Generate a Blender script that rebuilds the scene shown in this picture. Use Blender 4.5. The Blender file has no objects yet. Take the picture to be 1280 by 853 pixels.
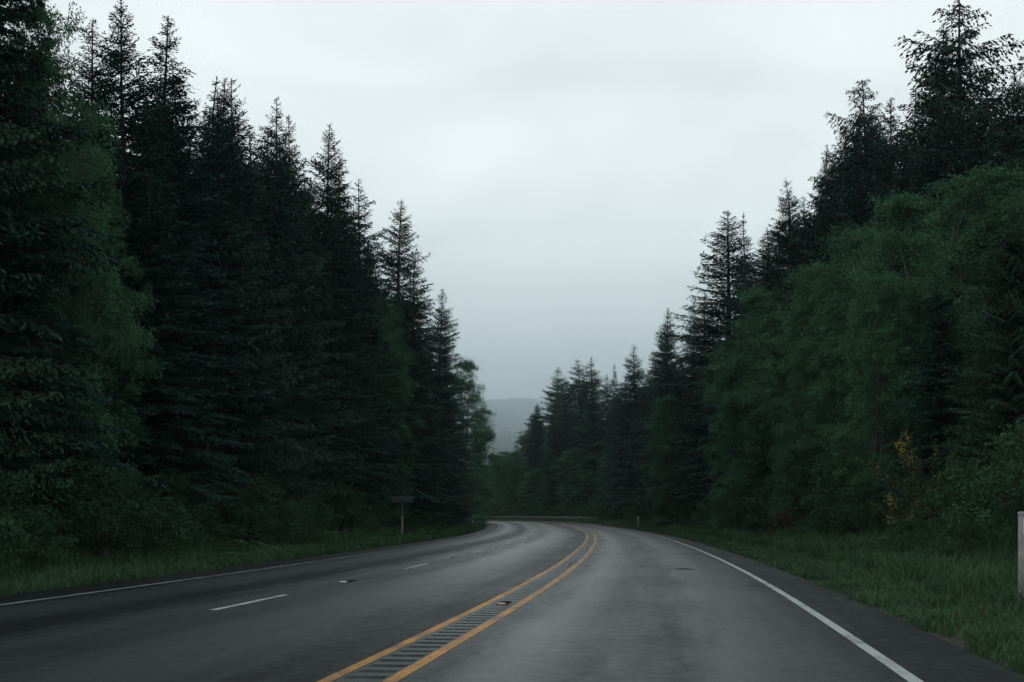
import bpy, math, random
import numpy as np

# ------------------------------------------------------------------ camera, world, sun, exposure
scene = bpy.context.scene
COL = scene.collection
cam_data = bpy.data.cameras.new("camera")
cam = bpy.data.objects.new("camera", cam_data)
COL.objects.link(cam)
cam.location = (0.0, 0.0, 1.15)
cam.rotation_euler = (math.radians(90), 0, 0)
cam_data.sensor_width = 36.0
cam_data.lens = 44.44
cam_data.shift_y = 218.5 / 1280.0
cam_data.clip_start = 0.1
cam_data.clip_end = 30000
scene.camera = cam

SUN_EL, SUN_ROT = math.radians(40), math.radians(-85)
world = bpy.data.worlds.new("World")
scene.world = world
world.use_nodes = True


def build_world():
    nt = world.node_tree
    nt.nodes.clear()
    N, L = nt.nodes.new, nt.links.new
    out = N("ShaderNodeOutputWorld")
    bg = N("ShaderNodeBackground")
    bg.inputs["Strength"].default_value = 0.1
    L(bg.outputs[0], out.inputs["Surface"])
    sky = N("ShaderNodeTexSky")
    sky.sky_type = "NISHITA"
    sky.sun_disc = False
    sky.sun_elevation = SUN_EL
    sky.sun_rotation = SUN_ROT
    sky.air_density = 1.0
    sky.dust_density = 3.0
    hs = N("ShaderNodeHueSaturation")
    hs.inputs["Saturation"].default_value = 0.25
    L(sky.outputs[0], hs.inputs["Color"])
    tc = N("ShaderNodeTexCoord")
    sep = N("ShaderNodeSeparateXYZ")
    L(tc.outputs["Generated"], sep.inputs[0])
    ramp = N("ShaderNodeValToRGB")
    els = ramp.color_ramp.elements
    stops = [(0.0, (.60, .72, .77)), (.085, (.66, .78, .82)), (.16, (1.06, 1.17, 1.185)), (.27, (1.32, 1.39, 1.37)),
             (.40, (1.19, 1.24, 1.235)), (.55, (.62, .70, .72)), (1.0, (.46, .52, .54))]
    els[0].position, els[0].color = stops[0][0], (*stops[0][1], 1)
    els[1].position, els[1].color = stops[-1][0], (*stops[-1][1], 1)
    for p, c in stops[1:-1]:
        e = els.new(p)
        e.color = (*c, 1)
    L(sep.outputs["Z"], ramp.inputs[0])
    # drifting cloud texture in the overcast
    mp = N("ShaderNodeMapping")
    mp.inputs["Scale"].default_value = (1, 1, 2.6)
    L(tc.outputs["Generated"], mp.inputs[0])
    nz = N("ShaderNodeTexNoise")
    nz.inputs["Scale"].default_value = 4.2
    nz.inputs["Detail"].default_value = 5
    nz.inputs["Roughness"].default_value = .45
    nz.inputs["Distortion"].default_value = .6
    L(mp.outputs[0], nz.inputs["Vector"])
    mr = N("ShaderNodeMapRange")
    mr.inputs["From Min"].default_value = .3
    mr.inputs["From Max"].default_value = .7
    mr.inputs["To Min"].default_value = 8.5
    mr.inputs["To Max"].default_value = 10.9
    L(nz.outputs["Fac"], mr.inputs["Value"])
    mul = N("ShaderNodeVectorMath")
    mul.operation = "SCALE"
    L(ramp.outputs[0], mul.inputs[0])
    L(mr.outputs[0], mul.inputs["Scale"])
    mix = N("ShaderNodeMixRGB")
    mix.inputs["Fac"].default_value = 0.06
    L(mul.outputs[0], mix.inputs["Color1"])
    L(hs.outputs[0], mix.inputs["Color2"])
    L(mix.outputs[0], bg.inputs["Color"])


build_world()

sun_d = bpy.data.lights.new("sun", "SUN")
sun_d.energy = 0.5
sun_d.angle = math.radians(40)
sun_d.color = (1.0, .97, .93)
sun = bpy.data.objects.new("sun", sun_d)
COL.objects.link(sun)
sun.rotation_euler = (math.pi / 2 - SUN_EL, 0, math.pi - SUN_ROT)

scene.view_settings.view_transform = "Standard"
scene.view_settings.look = "None"
scene.view_settings.exposure = 0.0
scene.view_settings.gamma = 1.0
scene.view_settings.use_curve_mapping = False
scene.render.engine = "CYCLES"
cy = scene.cycles
cy.max_bounces = 5
cy.diffuse_bounces = 3
cy.glossy_bounces = 2
cy.transmission_bounces = 3
cy.volume_bounces = 1
cy.use_denoising = True
cy.denoising_input_passes = 'RGB_ALBEDO'
cy.denoising_prefilter = 'NONE'
cy.sample_clamp_indirect = 4.0

rng = np.random.default_rng(7)


# ------------------------------------------------------------------ materials
def new_mat(name):
    m = bpy.data.materials.new(name)
    m.use_nodes = True
    nt = m.node_tree
    nt.nodes.clear()
    out = nt.nodes.new("ShaderNodeOutputMaterial")
    return m, nt, out


def noise(nt, vec, scale, detail=4, rough=.5, dist=0.0):
    n = nt.nodes.new("ShaderNodeTexNoise")
    n.inputs["Scale"].default_value = scale
    n.inputs["Detail"].default_value = detail
    n.inputs["Roughness"].default_value = rough
    n.inputs["Distortion"].default_value = dist
    if vec is not None:
        nt.links.new(vec, n.inputs["Vector"])
    return n.outputs["Fac"]


def maprange(nt, v, a, b, c, d):
    n = nt.nodes.new("ShaderNodeMapRange")
    for k, x in zip(("From Min", "From Max", "To Min", "To Max"), (a, b, c, d)):
        n.inputs[k].default_value = x
    nt.links.new(v, n.inputs["Value"])
    return n.outputs[0]


def math_node(nt, op, a, b=None):
    n = nt.nodes.new("ShaderNodeMath")
    n.operation = op
    for i, x in enumerate((a, b)):
        if x is None:
            continue
        if isinstance(x, (int, float)):
            n.inputs[i].default_value = x
        else:
            nt.links.new(x, n.inputs[i])
    return n.outputs[0]


def mixrgb(nt, fac, a, b, mode="MIX"):
    n = nt.nodes.new("ShaderNodeMixRGB")
    n.blend_type = mode
    for k, x in (("Fac", fac), ("Color1", a), ("Color2", b)):
        if isinstance(x, (int, float)):
            n.inputs[k].default_value = x
        elif isinstance(x, tuple):
            n.inputs[k].default_value = (*x, 1)
        else:
            nt.links.new(x, n.inputs[k])
    return n.outputs[0]


def leaf_mat(name, dark, light, translucent=.25, rough=.55, spec=.35, clump=.9):
    m, nt, out = new_mat(name)
    geo = nt.nodes.new("ShaderNodeNewGeometry")
    oi = nt.nodes.new("ShaderNodeObjectInfo")
    tc = nt.nodes.new("ShaderNodeTexCoord")
    n1 = noise(nt, tc.outputs["Object"], clump, 3, .6)
    a = maprange(nt, n1, .3, .7, 0, .55)
    b = math_node(nt, "MULTIPLY", geo.outputs["Random Per Island"], .3)
    c = math_node(nt, "MULTIPLY", oi.outputs["Random"], .3)
    s = math_node(nt, "ADD", math_node(nt, "ADD", a, b), c)
    colr = mixrgb(nt, s, dark, light)
    if name == 'grass':
        colr = mixrgb(nt, math_node(nt, 'GREATER_THAN', geo.outputs['Random Per Island'], .92), colr, (.085, .085, .042))
    p = nt.nodes.new("ShaderNodeBsdfPrincipled")
    p.inputs["Roughness"].default_value = rough
    p.inputs["Specular IOR Level"].default_value = spec
    nt.links.new(colr, p.inputs["Base Color"])
    t = nt.nodes.new("ShaderNodeBsdfTranslucent")
    nt.links.new(colr, t.inputs["Color"])
    mx = nt.nodes.new("ShaderNodeMixShader")
    mx.inputs[0].default_value = translucent
    nt.links.new(p.outputs[0], mx.inputs[1])
    nt.links.new(t.outputs[0], mx.inputs[2])
    nt.links.new(mx.outputs[0], out.inputs["Surface"])
    return m


def plain_mat(name, col, rough=.6, var=.25, scale=8, spec=.4, metal=0.0, bump=0.0, col2=None, detail=5):
    m, nt, out = new_mat(name)
    tc = nt.nodes.new("ShaderNodeTexCoord")
    n1 = noise(nt, tc.outputs["Object"], scale, detail, .6)
    f = maprange(nt, n1, .3, .7, 0, 1)
    c2 = col2 or tuple(c * (1 - var) for c in col)
    colr = mixrgb(nt, f, col, c2)
    p = nt.nodes.new("ShaderNodeBsdfPrincipled")
    p.inputs["Roughness"].default_value = rough
    p.inputs["Specular IOR Level"].default_value = spec
    p.inputs["Metallic"].default_value = metal
    nt.links.new(colr, p.inputs["Base Color"])
    if bump:
        b = nt.nodes.new("ShaderNodeBump")
        b.inputs["Strength"].default_value = bump
        b.inputs["Distance"].default_value = .02
        nt.links.new(n1, b.inputs["Height"])
        nt.links.new(b.outputs[0], p.inputs["Normal"])
    nt.links.new(p.outputs[0], out.inputs["Surface"])
    return m


M = {}
M["needle_fir"] = leaf_mat("needle_fir", (.008, .034, .021), (.022, .074, .046), .12, .65, .14, .5)
M["needle_spruce"] = leaf_mat("needle_spruce", (.007, .029, .021), (.018, .062, .043), .12, .65, .14, .5)
M["needle_cedar"] = leaf_mat("needle_cedar", (.012, .032, .020), (.030, .068, .042), .12, .65, .14, .5)
M["leaf_alder"] = leaf_mat("leaf_alder", (.016, .056, .028), (.080, .200, .098), .24, .6, .16, .85)
M["leaf_shrub"] = leaf_mat("leaf_shrub", (.015, .046, .022), (.042, .108, .048), .25, .6, .18, 1.6)
M["leaf_fern"] = leaf_mat("leaf_fern", (.022, .062, .026), (.045, .115, .045), .25, .5, .4, 1.6)
M["leaf_red"] = leaf_mat("leaf_red", (.045, .024, .016), (.085, .050, .030), .2, .6, .3, 2)
M["leaf_broom"] = leaf_mat("leaf_broom", (.030, .050, .020), (.055, .080, .030), .2, .6, .3, 2)
M["flower_yellow"] = leaf_mat("flower_yellow", (.26, .19, .015), (.42, .31, .035), .2, .6, .3, 3)
M["grass"] = leaf_mat("grass", (.012, .038, .018), (.056, .130, .048), .3, .6, .25, .6)
M["bark"] = plain_mat("bark", (.034, .031, .027), .85, .45, 6, .2, bump=.4)
M["bark_alder"] = plain_mat("bark_alder", (.10, .10, .092), .8, .5, 4, .2, bump=.3)
M["white_post"] = plain_mat("white_post", (.28, .29, .275), .6, .25, 9, .3, col2=(.14, .135, .115))
M["post_reflector"] = plain_mat("post_reflector", (.50, .56, .62), .25, .1, 30, .6)
M["post_cap"] = plain_mat("post_cap", (.30, .31, .30), .5, .2, 12)
M["wood_post"] = plain_mat("wood_post", (.09, .085, .075), .8, .4, 10, .2, bump=.3)
M["sign_back"] = plain_mat("sign_back", (.055, .065, .065), .5, .3, 5, .4)
M["galvanised"] = plain_mat("galvanised", (.055, .062, .062), .55, .4, 3, .4, metal=.3)
M["marker_white"] = plain_mat("marker_white", (.66, .68, .66), .4, .2, 20)
M["marker_amber"] = plain_mat("marker_amber", (.55, .16, .05), .4, .2, 20)
M["marker_lens"] = plain_mat("marker_lens", (.5, .5, .5), .15, .1, 20, .8)
M["marker_slot"] = plain_mat("marker_slot", (.010, .011, .011), .95, .3, 20, .05)
M["hill"] = plain_mat("hill", (.020, .042, .044), .9, .5, .03, .1, col2=(.012, .022, .018), detail=9)


def paint_mat(name, col, worn, amount=.5):
    """old thermoplastic road paint: grey asphalt shows through worn specks."""
    m, nt, out = new_mat(name)
    tc = nt.nodes.new("ShaderNodeTexCoord")
    fine = noise(nt, tc.outputs["Object"], 17, 7, .8)
    broad = noise(nt, tc.outputs["Object"], 1.1, 4, .6)
    k = math_node(nt, "ADD", math_node(nt, "MULTIPLY", fine, .65), math_node(nt, "MULTIPLY", broad, .45))
    f = maprange(nt, k, .58 - .1 * amount, .70 - .1 * amount, 0, .92)
    colr = mixrgb(nt, f, col, worn)
    p = nt.nodes.new("ShaderNodeBsdfPrincipled")
    p.inputs["Roughness"].default_value = .5
    p.inputs["Specular IOR Level"].default_value = .22
    nt.links.new(colr, p.inputs["Base Color"])
    b = nt.nodes.new("ShaderNodeBump")
    b.inputs["Strength"].default_value = .3
    b.inputs["Distance"].default_value = .006
    nt.links.new(fine, b.inputs["Height"])
    nt.links.new(b.outputs[0], p.inputs["Normal"])
    nt.links.new(p.outputs[0], out.inputs["Surface"])
    return m


M["paint_yellow"] = paint_mat("paint_yellow", (.50, .215, .028), (.12, .070, .032), .8)
M["paint_white"] = paint_mat("paint_white", (.38, .405, .40), (.07, .08, .08), .3)
M["paint_white_worn"] = paint_mat("paint_white_worn", (.21, .225, .225), (.03, .034, .034), .8)


def asphalt_mat():
    m, nt, out = new_mat("wet_asphalt")
    uv = nt.nodes.new("ShaderNodeUVMap")
    uv.uv_map = "road"
    sep = nt.nodes.new("ShaderNodeSeparateXYZ")
    nt.links.new(uv.outputs[0], sep.inputs[0])
    s, d = sep.outputs[0], sep.outputs[1]
    mp = nt.nodes.new("ShaderNodeMapping")
    mp.inputs["Scale"].default_value = (.09, 1.0, 1.0)
    nt.links.new(uv.outputs[0], mp.inputs[0])
    streak = noise(nt, mp.outputs[0], 2.2, 6, .65)            # long streaks along the lane
    grain = noise(nt, uv.outputs[0], 26, 6, .85)              # aggregate
    grain2 = noise(nt, uv.outputs[0], 170, 2, .8)
    patch = noise(nt, uv.outputs[0], .35, 5, .6)
    dw = math_node(nt, "ADD", d, maprange(nt, streak, .3, .7, -.10, .10))
    # lateral wear profile: (offset d in metres, 0 dark .. 1 worn light)
    ramp = nt.nodes.new("ShaderNodeValToRGB")
    ramp.color_ramp.interpolation = "EASE"
    lo, hi = -9.0, 5.0
    prof = [(-9.0, .06), (-6.75, .06), (-6.45, .22), (-5.85, .48), (-5.25, .22), (-5.0, .02), (-4.60, .0), (-4.35, .26), (-3.9, .44), (-3.5, .30),
            (-3.1, .32), (-2.4, .66), (-1.9, .48), (-1.35, .26), (-.95, .10), (-.50, .08), (-.40, .50), (.0, .38), (.12, .26), (.7, .55),
            (1.35, .27), (1.9, .25), (2.5, .60), (3.05, .38), (3.5, .22), (3.72, .08), (5.0, .08)]
    els = ramp.color_ramp.elements
    els[0].position, els[0].color = 0, (prof[0][1],) * 3 + (1,)
    els[1].position, els[1].color = 1, (prof[-1][1],) * 3 + (1,)
    for x, v in prof[1:-1]:
        e = els.new((x - lo) / (hi - lo))
        e.color = (v, v, v, 1)
    nt.links.new(maprange(nt, dw, lo, hi, 0, 1), ramp.inputs[0])
    wear = ramp.outputs[0]
    mott = noise(nt, uv.outputs[0], 5.5, 5, .7)
    k = math_node(nt, "ADD", wear, maprange(nt, streak, .3, .7, -.12, .12))
    k = math_node(nt, "ADD", k, maprange(nt, patch, .3, .7, -.07, .07))
    k = math_node(nt, "ADD", k, maprange(nt, mott, .3, .7, -.13, .13))
    base = mixrgb(nt, k, (.004, .0052, .0056), (.030, .040, .043))
    speck = maprange(nt, grain, .38, .64, .05, 2.4)
    base = mixrgb(nt, 1.0, base, speck, "MULTIPLY")
    speck2 = maprange(nt, grain2, .3, .7, .7, 1.3)
    base = mixrgb(nt, 1.0, base, speck2, "MULTIPLY")
    p = nt.nodes.new("ShaderNodeBsdfPrincipled")
    nt.links.new(base, p.inputs["Base Color"])
    r = math_node(nt, "SUBTRACT", .46, math_node(nt, "MULTIPLY", k, .20))
    nt.links.new(r, p.inputs["Roughness"])
    nt.links.new(maprange(nt, k, .1, .9, .06, .44), p.inputs["Specular IOR Level"])
    b = nt.nodes.new("ShaderNodeBump")
    b.inputs["Strength"].default_value = .28
    b.inputs["Distance"].default_value = .008
    h = math_node(nt, "ADD", grain, math_node(nt, "MULTIPLY", grain2, .5))
    nt.links.new(h, b.inputs["Height"])
    nt.links.new(b.outputs[0], p.inputs["Normal"])
    nt.links.new(p.outputs[0], out.inputs["Surface"])
    return m


M["asphalt"] = asphalt_mat()


def ground_mat():
    m, nt, out = new_mat("verge_and_forest_floor")
    at = nt.nodes.new("ShaderNodeAttribute")
    at.attribute_name = "edge"            # metres beyond the asphalt edge
    tc = nt.nodes.new("ShaderNodeTexCoord")
    n1 = noise(nt, tc.outputs["Object"], 1.3, 6, .65)
    n2 = noise(nt, tc.outputs["Object"], 14, 5, .7)
    e = math_node(nt, "ADD", at.outputs["Fac"], maprange(nt, n1, .3, .7, -.22, .22))
    gravel = mixrgb(nt, maprange(nt, n2, .35, .65, 0, 1), (.022, .021, .018), (.055, .050, .042))
    turf = mixrgb(nt, maprange(nt, n2, .35, .65, 0, 1), (.016, .038, .015), (.034, .066, .026))
    litter = mixrgb(nt, maprange(nt, n2, .35, .65, 0, 1), (.018, .020, .012), (.034, .032, .020))
    c = mixrgb(nt, maprange(nt, e, .10, .42, 0, 1), gravel, turf)
    c = mixrgb(nt, maprange(nt, e, 5.0, 7.5, 0, 1), c, litter)
    p = nt.nodes.new("ShaderNodeBsdfPrincipled")
    p.inputs["Roughness"].default_value = .85
    p.inputs["Specular IOR Level"].default_value = .2
    nt.links.new(c, p.inputs["Base Color"])
    b = nt.nodes.new("ShaderNodeBump")
    b.inputs["Strength"].default_value = .6
    b.inputs["Distance"].default_value = .05
    nt.links.new(n2, b.inputs["Height"])
    nt.links.new(b.outputs[0], p.inputs["Normal"])
    nt.links.new(p.outputs[0], out.inputs["Surface"])
    return m


M["ground"] = ground_mat()


# ------------------------------------------------------------------ mesh helpers
def link(name, data, parent=None):
    o = bpy.data.objects.new(name, data)
    COL.objects.link(o)
    if parent is not None:
        o.parent = parent
    return o


def tag(o, label=None, cat=None, group=None, kind=None):
    if label:
        o["label"] = label
    if cat:
        o["category"] = cat
    if group:
        o["group"] = group
    if kind:
        o["kind"] = kind
    return o


def empty(name, loc=(0, 0, 0), rz=0.0):
    o = bpy.data.objects.new(name, None)
    o.empty_display_size = .3
    COL.objects.link(o)
    o.location = loc
    o.rotation_euler = (0, 0, rz)
    return o


def quads_mesh(name, q, mat):
    """q: (n,4,3) loose quads"""
    n = len(q)
    me = bpy.data.meshes.new(name)
    me.vertices.add(n * 4)
    me.vertices.foreach_set("co", np.asarray(q, np.float32).reshape(-1))
    me.loops.add(n * 4)
    me.loops.foreach_set("vertex_index", np.arange(n * 4, dtype=np.int32))
    me.polygons.add(n)
    me.polygons.foreach_set("loop_start", np.arange(0, n * 4, 4, dtype=np.int32))
    me.update()
    me.materials.append(mat)
    return me


def mesh_from(name, verts, faces, mat, smooth=False):
    me = bpy.data.meshes.new(name)
    me.from_pydata([tuple(map(float, v)) for v in verts], [], faces)
    me.update()
    me.materials.append(mat)
    if smooth:
        me.polygons.foreach_set("use_smooth", [True] * len(me.polygons))
    return me


class MB:
    def __init__(self):
        self.v, self.f = [], []

    def tube(self, path, radii, sides=6, cap=True):
        path = [np.array(p, float) for p in path]
        base = len(self.v)
        for i, p in enumerate(path):
            a = path[max(i - 1, 0)]
            b = path[min(i + 1, len(path) - 1)]
            t = b - a
            t /= (np.linalg.norm(t) + 1e-9)
            ref = np.array([1.0, 0, 0]) if abs(t[2]) > .7 else np.array([0, 0, 1.0])
            u = np.cross(t, ref)
            u /= np.linalg.norm(u)
            w = np.cross(t, u)
            for k in range(sides):
                an = 2 * math.pi * k / sides
                self.v.append(p + radii[i] * (math.cos(an) * u + math.sin(an) * w))
        for i in range(len(path) - 1):
            for k in range(sides):
                k2 = (k + 1) % sides
                self.f.append((base + i * sides + k, base + i * sides + k2, base + (i + 1) * sides + k2, base + (i + 1) * sides + k))
        if cap:
            self.f.append(tuple(base + k for k in range(sides))[::-1])
            self.f.append(tuple(base + (len(path) - 1) * sides + k for k in range(sides)))

    def box(self, c, size, rz=0.0, bevel=0.0):
        cx, cy_, cz = c
        sx, sy, sz = (x / 2 for x in size)
        b = len(self.v)
        co, si = math.cos(rz), math.sin(rz)
        bv = min(bevel, sx * .9, sy * .9)
        if bv <= 0:
            prof = [(-sx, -sy), (sx, -sy), (sx, sy), (-sx, sy)]
        else:
            prof = [(-sx + bv, -sy), (sx - bv, -sy), (sx, -sy + bv), (sx, sy - bv), (sx - bv, sy), (-sx + bv, sy), (-sx, sy - bv), (-sx, -sy + bv)]
        n = len(prof)
        for z in (-sz, sz):
            for x, y in prof:
                self.v.append(np.array([cx + x * co - y * si, cy_ + x * si + y * co, cz + z]))
        for k in range(n):
            k2 = (k + 1) % n
            self.f.append((b + k, b + k2, b + n + k2, b + n + k))
        self.f.append(tuple(b + k for k in range(n))[::-1])
        self.f.append(tuple(b + n + k for k in range(n)))

    def build(self, name, mat, parent=None, smooth=False):
        return link(name, mesh_from(name, self.v, self.f, mat, smooth), parent)


# ------------------------------------------------------------------ road alignment
def ss(a, b, x):
    t = np.clip((np.asarray(x, float) - a) / (b - a), 0, 1)
    return t * t * (3 - 2 * t)


TH_S = np.array([0, 40, 53, 67, 79, 98, 125, 151, 165, 190, 205, 220, 240, 258, 280, 320, 460], float)
TH_V = np.array([.150, .140, .124, .0995, .085, .070, .047, .0155, 0, -.035, -.075, -.15, -.34, -.62, -.95, -1.40, -1.45])
DS = .5
RS = np.arange(0, 440, DS)                         # distance along the right-hand yellow line
RT = np.interp(RS, TH_S, TH_V)
RX = np.cumsum(np.sin(RT)) * DS
RY = -40 + np.cumsum(np.cos(RT)) * DS
RX += -.868 - np.interp(8.73, RY, RX)
RZ = .34 * ss(108, 190, RY) + .1 * ss(190, 260, RY)


def widen(s, d):
    w = ss(100, 165, s)
    return np.where(np.asarray(d) < 0, d * (1 + .13 * w), d * (1 - .08 * w))


def at(s, d, z=0.0):
    """point at distance s along the road, d metres right of the right-hand yellow line"""
    s = np.asarray(s, float)
    d = widen(s, d)
    t = np.interp(s, RS, RT)
    x = np.interp(s, RS, RX) + d * np.cos(t)
    y = np.interp(s, RS, RY) - d * np.sin(t)
    return np.stack([x, y, np.interp(s, RS, RZ) + z + 0 * x], -1)


def locate(x, y):
    """nearest s and signed lateral offset for arrays of points"""
    x = np.atleast_1d(np.asarray(x, float)).ravel()
    y = np.atleast_1d(np.asarray(y, float)).ravel()
    S, D = np.empty(len(x)), np.empty(len(x))
    st = 2
    rx, ry, rs = RX[::st], RY[::st], RS[::st]
    for i in range(0, len(x), 4000):
        dx = x[i:i + 4000, None] - rx
        dy = y[i:i + 4000, None] - ry
        k = np.argmin(dx * dx + dy * dy, 1)
        t = np.interp(rs[k], RS, RT)
        ddx, ddy = dx[np.arange(len(k)), k], dy[np.arange(len(k)), k]
        along = ddx * np.sin(t) + ddy * np.cos(t)
        lat = ddx * np.cos(t) - ddy * np.sin(t)
        far = np.abs(along) > 1.0
        lat = np.where(far, np.sign(lat) * np.hypot(ddx, ddy), lat)
        s = np.clip(rs[k] + along, 0, RS[-1])
        w = ss(100, 165, s)
        lat = np.where(lat < 0, lat / (1 + .13 * w), lat / (1 - .08 * w))
        S[i:i + 4000], D[i:i + 4000] = s, lat
    return S, D


R_EDGE, L_EDGE = 4.45, -7.62
PR_D = [-400, -90, -40, -22, -14, -11.5, -9.6, -8.3, -7.75, -7.55, -7.2, 4.0, 4.4, 4.6, 5.3, 6.6, 7.6, 9.0, 11, 15, 24, 45, 90, 400]
PR_Z = [6, 6, 3.2, 1.2, .35, .05, -.16, -.12, -.05, -.05, -.12, -.12, -.05, -.05, -.03, .0, .12, .50, 1.15, 2.0, 3.2, 5.0, 7.5, 7.5]


def gz(x, y):
    s, d = locate(x, y)
    z = np.interp(s, RS, RZ) + np.interp(d, PR_D, PR_Z)
    x = np.atleast_1d(x).ravel()
    y = np.atleast_1d(y).ravel()
    off = np.minimum(np.maximum(d - 5.2, 0) + np.maximum(-8.3 - d, 0), 3) / 3
    z = z + off * (.10 * np.sin(x * .9 + 1.3 * np.sin(y * .37)) + .08 * np.sin(y * .71 + x * .3))
    # the ground levels out far away from the road
    return z


def gz1(x, y):
    return float(gz([x], [y])[0])


# ground sheet
def axis(parts):
    out = []
    for a, b, st in parts:
        out.append(np.arange(a, b, st))
    return np.concatenate(out + [np.array([parts[-1][1]])])


xs = axis([(-8800, -1000, 1000), (-1000, -100, 90), (-100, -26, 2), (-26, 34, .5), (34, 100, 3), (100, 1000, 90), (1000, 8800, 1000)])
ys = axis([(-600, -60, 60), (-60, 4, 4), (4, 60, .8), (60, 300, 1.5), (300, 400, 10), (400, 1000, 60), (1000, 13000, 1000)])
gx, gy = np.meshgrid(xs, ys)
gzv = gz(gx.ravel(), gy.ravel())
_, gd = locate(gx.ravel(), gy.ravel())
nx, ny = len(xs), len(ys)
gm = bpy.data.meshes.new("ground")
gm.vertices.add(nx * ny)
gm.vertices.foreach_set("co", np.stack([gx.ravel(), gy.ravel(), gzv], -1).astype(np.float32).ravel())
ii = (np.arange(ny - 1)[:, None] * nx + np.arange(nx - 1)[None]).ravel()
fq = np.stack([ii, ii + 1, ii + 1 + nx, ii + nx], -1).astype(np.int32)
gm.loops.add(fq.size)
gm.loops.foreach_set("vertex_index", fq.ravel())
gm.polygons.add(len(fq))
gm.polygons.foreach_set("loop_start", np.arange(0, fq.size, 4, dtype=np.int32))
gm.polygons.foreach_set("use_smooth", [True] * len(fq))
att = gm.attributes.new("edge", "FLOAT", "POINT")
att.data.foreach_set("value", np.maximum(gd - R_EDGE, L_EDGE - gd).astype(np.float32))
gm.update()
gm.materials.append(M["ground"])
tag(link("ground", gm), kind="structure")


def strip(name, s, cols, mat, zfun=None, parent=None, skirt=0.0):
    """sheet along the road: columns at lateral offsets, rows at distances s"""
    rows = []
    cols = list(cols)
    for d in cols:
        rows.append(at(s, np.full(len(s), d), 0.0))
    P = np.stack(rows, 1)                    # (ns, nc, 3)
    if zfun is not None:
        P[:, :, 2] += zfun(np.asarray(s)[:, None] + 0 * P[:, :, 2], np.array(cols)[None] + 0 * P[:, :, 2])
    uvs = np.stack([np.repeat(np.asarray(s)[:, None], len(cols), 1), np.repeat(np.array(cols)[None], len(s), 0)], -1)
    if skirt:
        a, b = P[:, :1].copy(), P[:, -1:].copy()
        a[:, :, 2] -= skirt
        b[:, :, 2] -= skirt
        P = np.concatenate([a, P, b], 1)
        uvs = np.concatenate([uvs[:, :1], uvs, uvs[:, -1:]], 1)
    ns, nc = P.shape[:2]
    me = bpy.data.meshes.new(name)
    me.vertices.add(ns * nc)
    me.vertices.foreach_set("co", P.astype(np.float32).ravel())
    ii = (np.arange(ns - 1)[:, None] * nc + np.arange(nc - 1)[None]).ravel()
    fq = np.stack([ii, ii + 1, ii + 1 + nc, ii + nc], -1).astype(np.int32)
    me.loops.add(fq.size)
    me.loops.foreach_set("vertex_index", fq.ravel())
    me.polygons.add(len(fq))
    me.polygons.foreach_set("loop_start", np.arange(0, fq.size, 4, dtype=np.int32))
    me.polygons.foreach_set("use_smooth", [False] * len(fq))
    uv = me.uv_layers.new(name="road")
    uv.data.foreach_set("uv", uvs.reshape(-1, 2)[fq.ravel()].astype(np.float32).ravel())
    me.update()
    me.materials.append(mat)
    return link(name, me, parent)


# the roadway: two carriageways and, between the yellow lines, the milled rumble strip
RUM_L, RUM_R = -.36, -.05
s_all = np.concatenate([np.arange(0, 300, 1.0), np.arange(300, 438, 3.0)])
tag(strip("road", s_all, np.linspace(L_EDGE, RUM_L, 10), M["asphalt"], skirt=.09), kind="structure")
tag(strip("road", s_all, np.linspace(RUM_R, R_EDGE, 8), M["asphalt"], skirt=.09), kind="structure")

PITCH = .35
n_gro = int(110 / PITCH)
s_r = [0.0]
for k in range(n_gro):
    b = 30 + k * PITCH
    s_r += [b + f * PITCH for f in (.0, .12, .24, .36, .48, .60)]
s_r += list(np.arange(142, 300, 2.0)) + list(np.arange(300, 438, 3.0))
s_r = np.array(s_r)


def groove(S, D):
    ph = ((S - 30) % PITCH) / PITCH
    deep = np.where((ph > .001) & (ph < .5), np.sin(np.clip(ph / .48, 0, 1) * math.pi), 0)
    inside = (D > RUM_L + .012) & (D < RUM_R - .012) & (S > 30) & (S < 30 + n_gro * PITCH)
    return -(.024 - .010 * ss(50, 58, S)) * np.clip(deep * 2.2, 0, 1) * inside


rum = strip("rumble_strip", s_r, [RUM_L, RUM_L + .01, RUM_L + .03, -.2, RUM_R - .03, RUM_R - .01, RUM_R], M["asphalt"], groove)
wet, wnt, wout = new_mat("wet_groove")
wp = wnt.nodes.new("ShaderNodeBsdfPrincipled")
wp.inputs["Base Color"].default_value = (.010, .011, .011, 1)
wtc = wnt.nodes.new("ShaderNodeTexCoord")
wr = maprange(wnt, noise(wnt, wtc.outputs["Object"], .9, 3, .6), .35, .62, .05, .22)
wnt.links.new(wr, wp.inputs["Roughness"])
wnt.links.new(wp.outputs[0], wout.inputs["Surface"])
rum.data.materials.append(wet)
for pl in rum.data.polygons:
    if pl.normal.z > .95 and pl.center.z < float(np.interp(pl.center.y, RY, RZ)) - .006:
        pl.material_index = 1
tag(rum, kind="structure")


# painted lines, 4 mm above the asphalt
def line(name, d, w, s0, s1, mat, step=1.0, label=None):
    o = strip(name, np.arange(s0, s1 + step * .5, step), [d - w / 2, d + w / 2], mat, lambda S, D: .004 + 0 * S)
    tag(o, label, None, None, "structure")
    return o


line("yellow_line", .02, .105, 0, 430, M["paint_yellow"])
line("yellow_line", -.43, .10, 0, 430, M["paint_yellow"])
line("white_edge_line", 3.63, .105, 0, 430, M["paint_white"])
line("white_edge_line", -6.62, .115, 0, 430, M["paint_white_worn"])
S0_DASH = 40 + 14.8 + .2
k = -2
while S0_DASH + 12.2 * k < 300:
    a = S0_DASH + 12.2 * k
    line("white_lane_dash", -3.58, .11, a, a + 3.05, M["paint_white"], .61)
    k += 1

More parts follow.
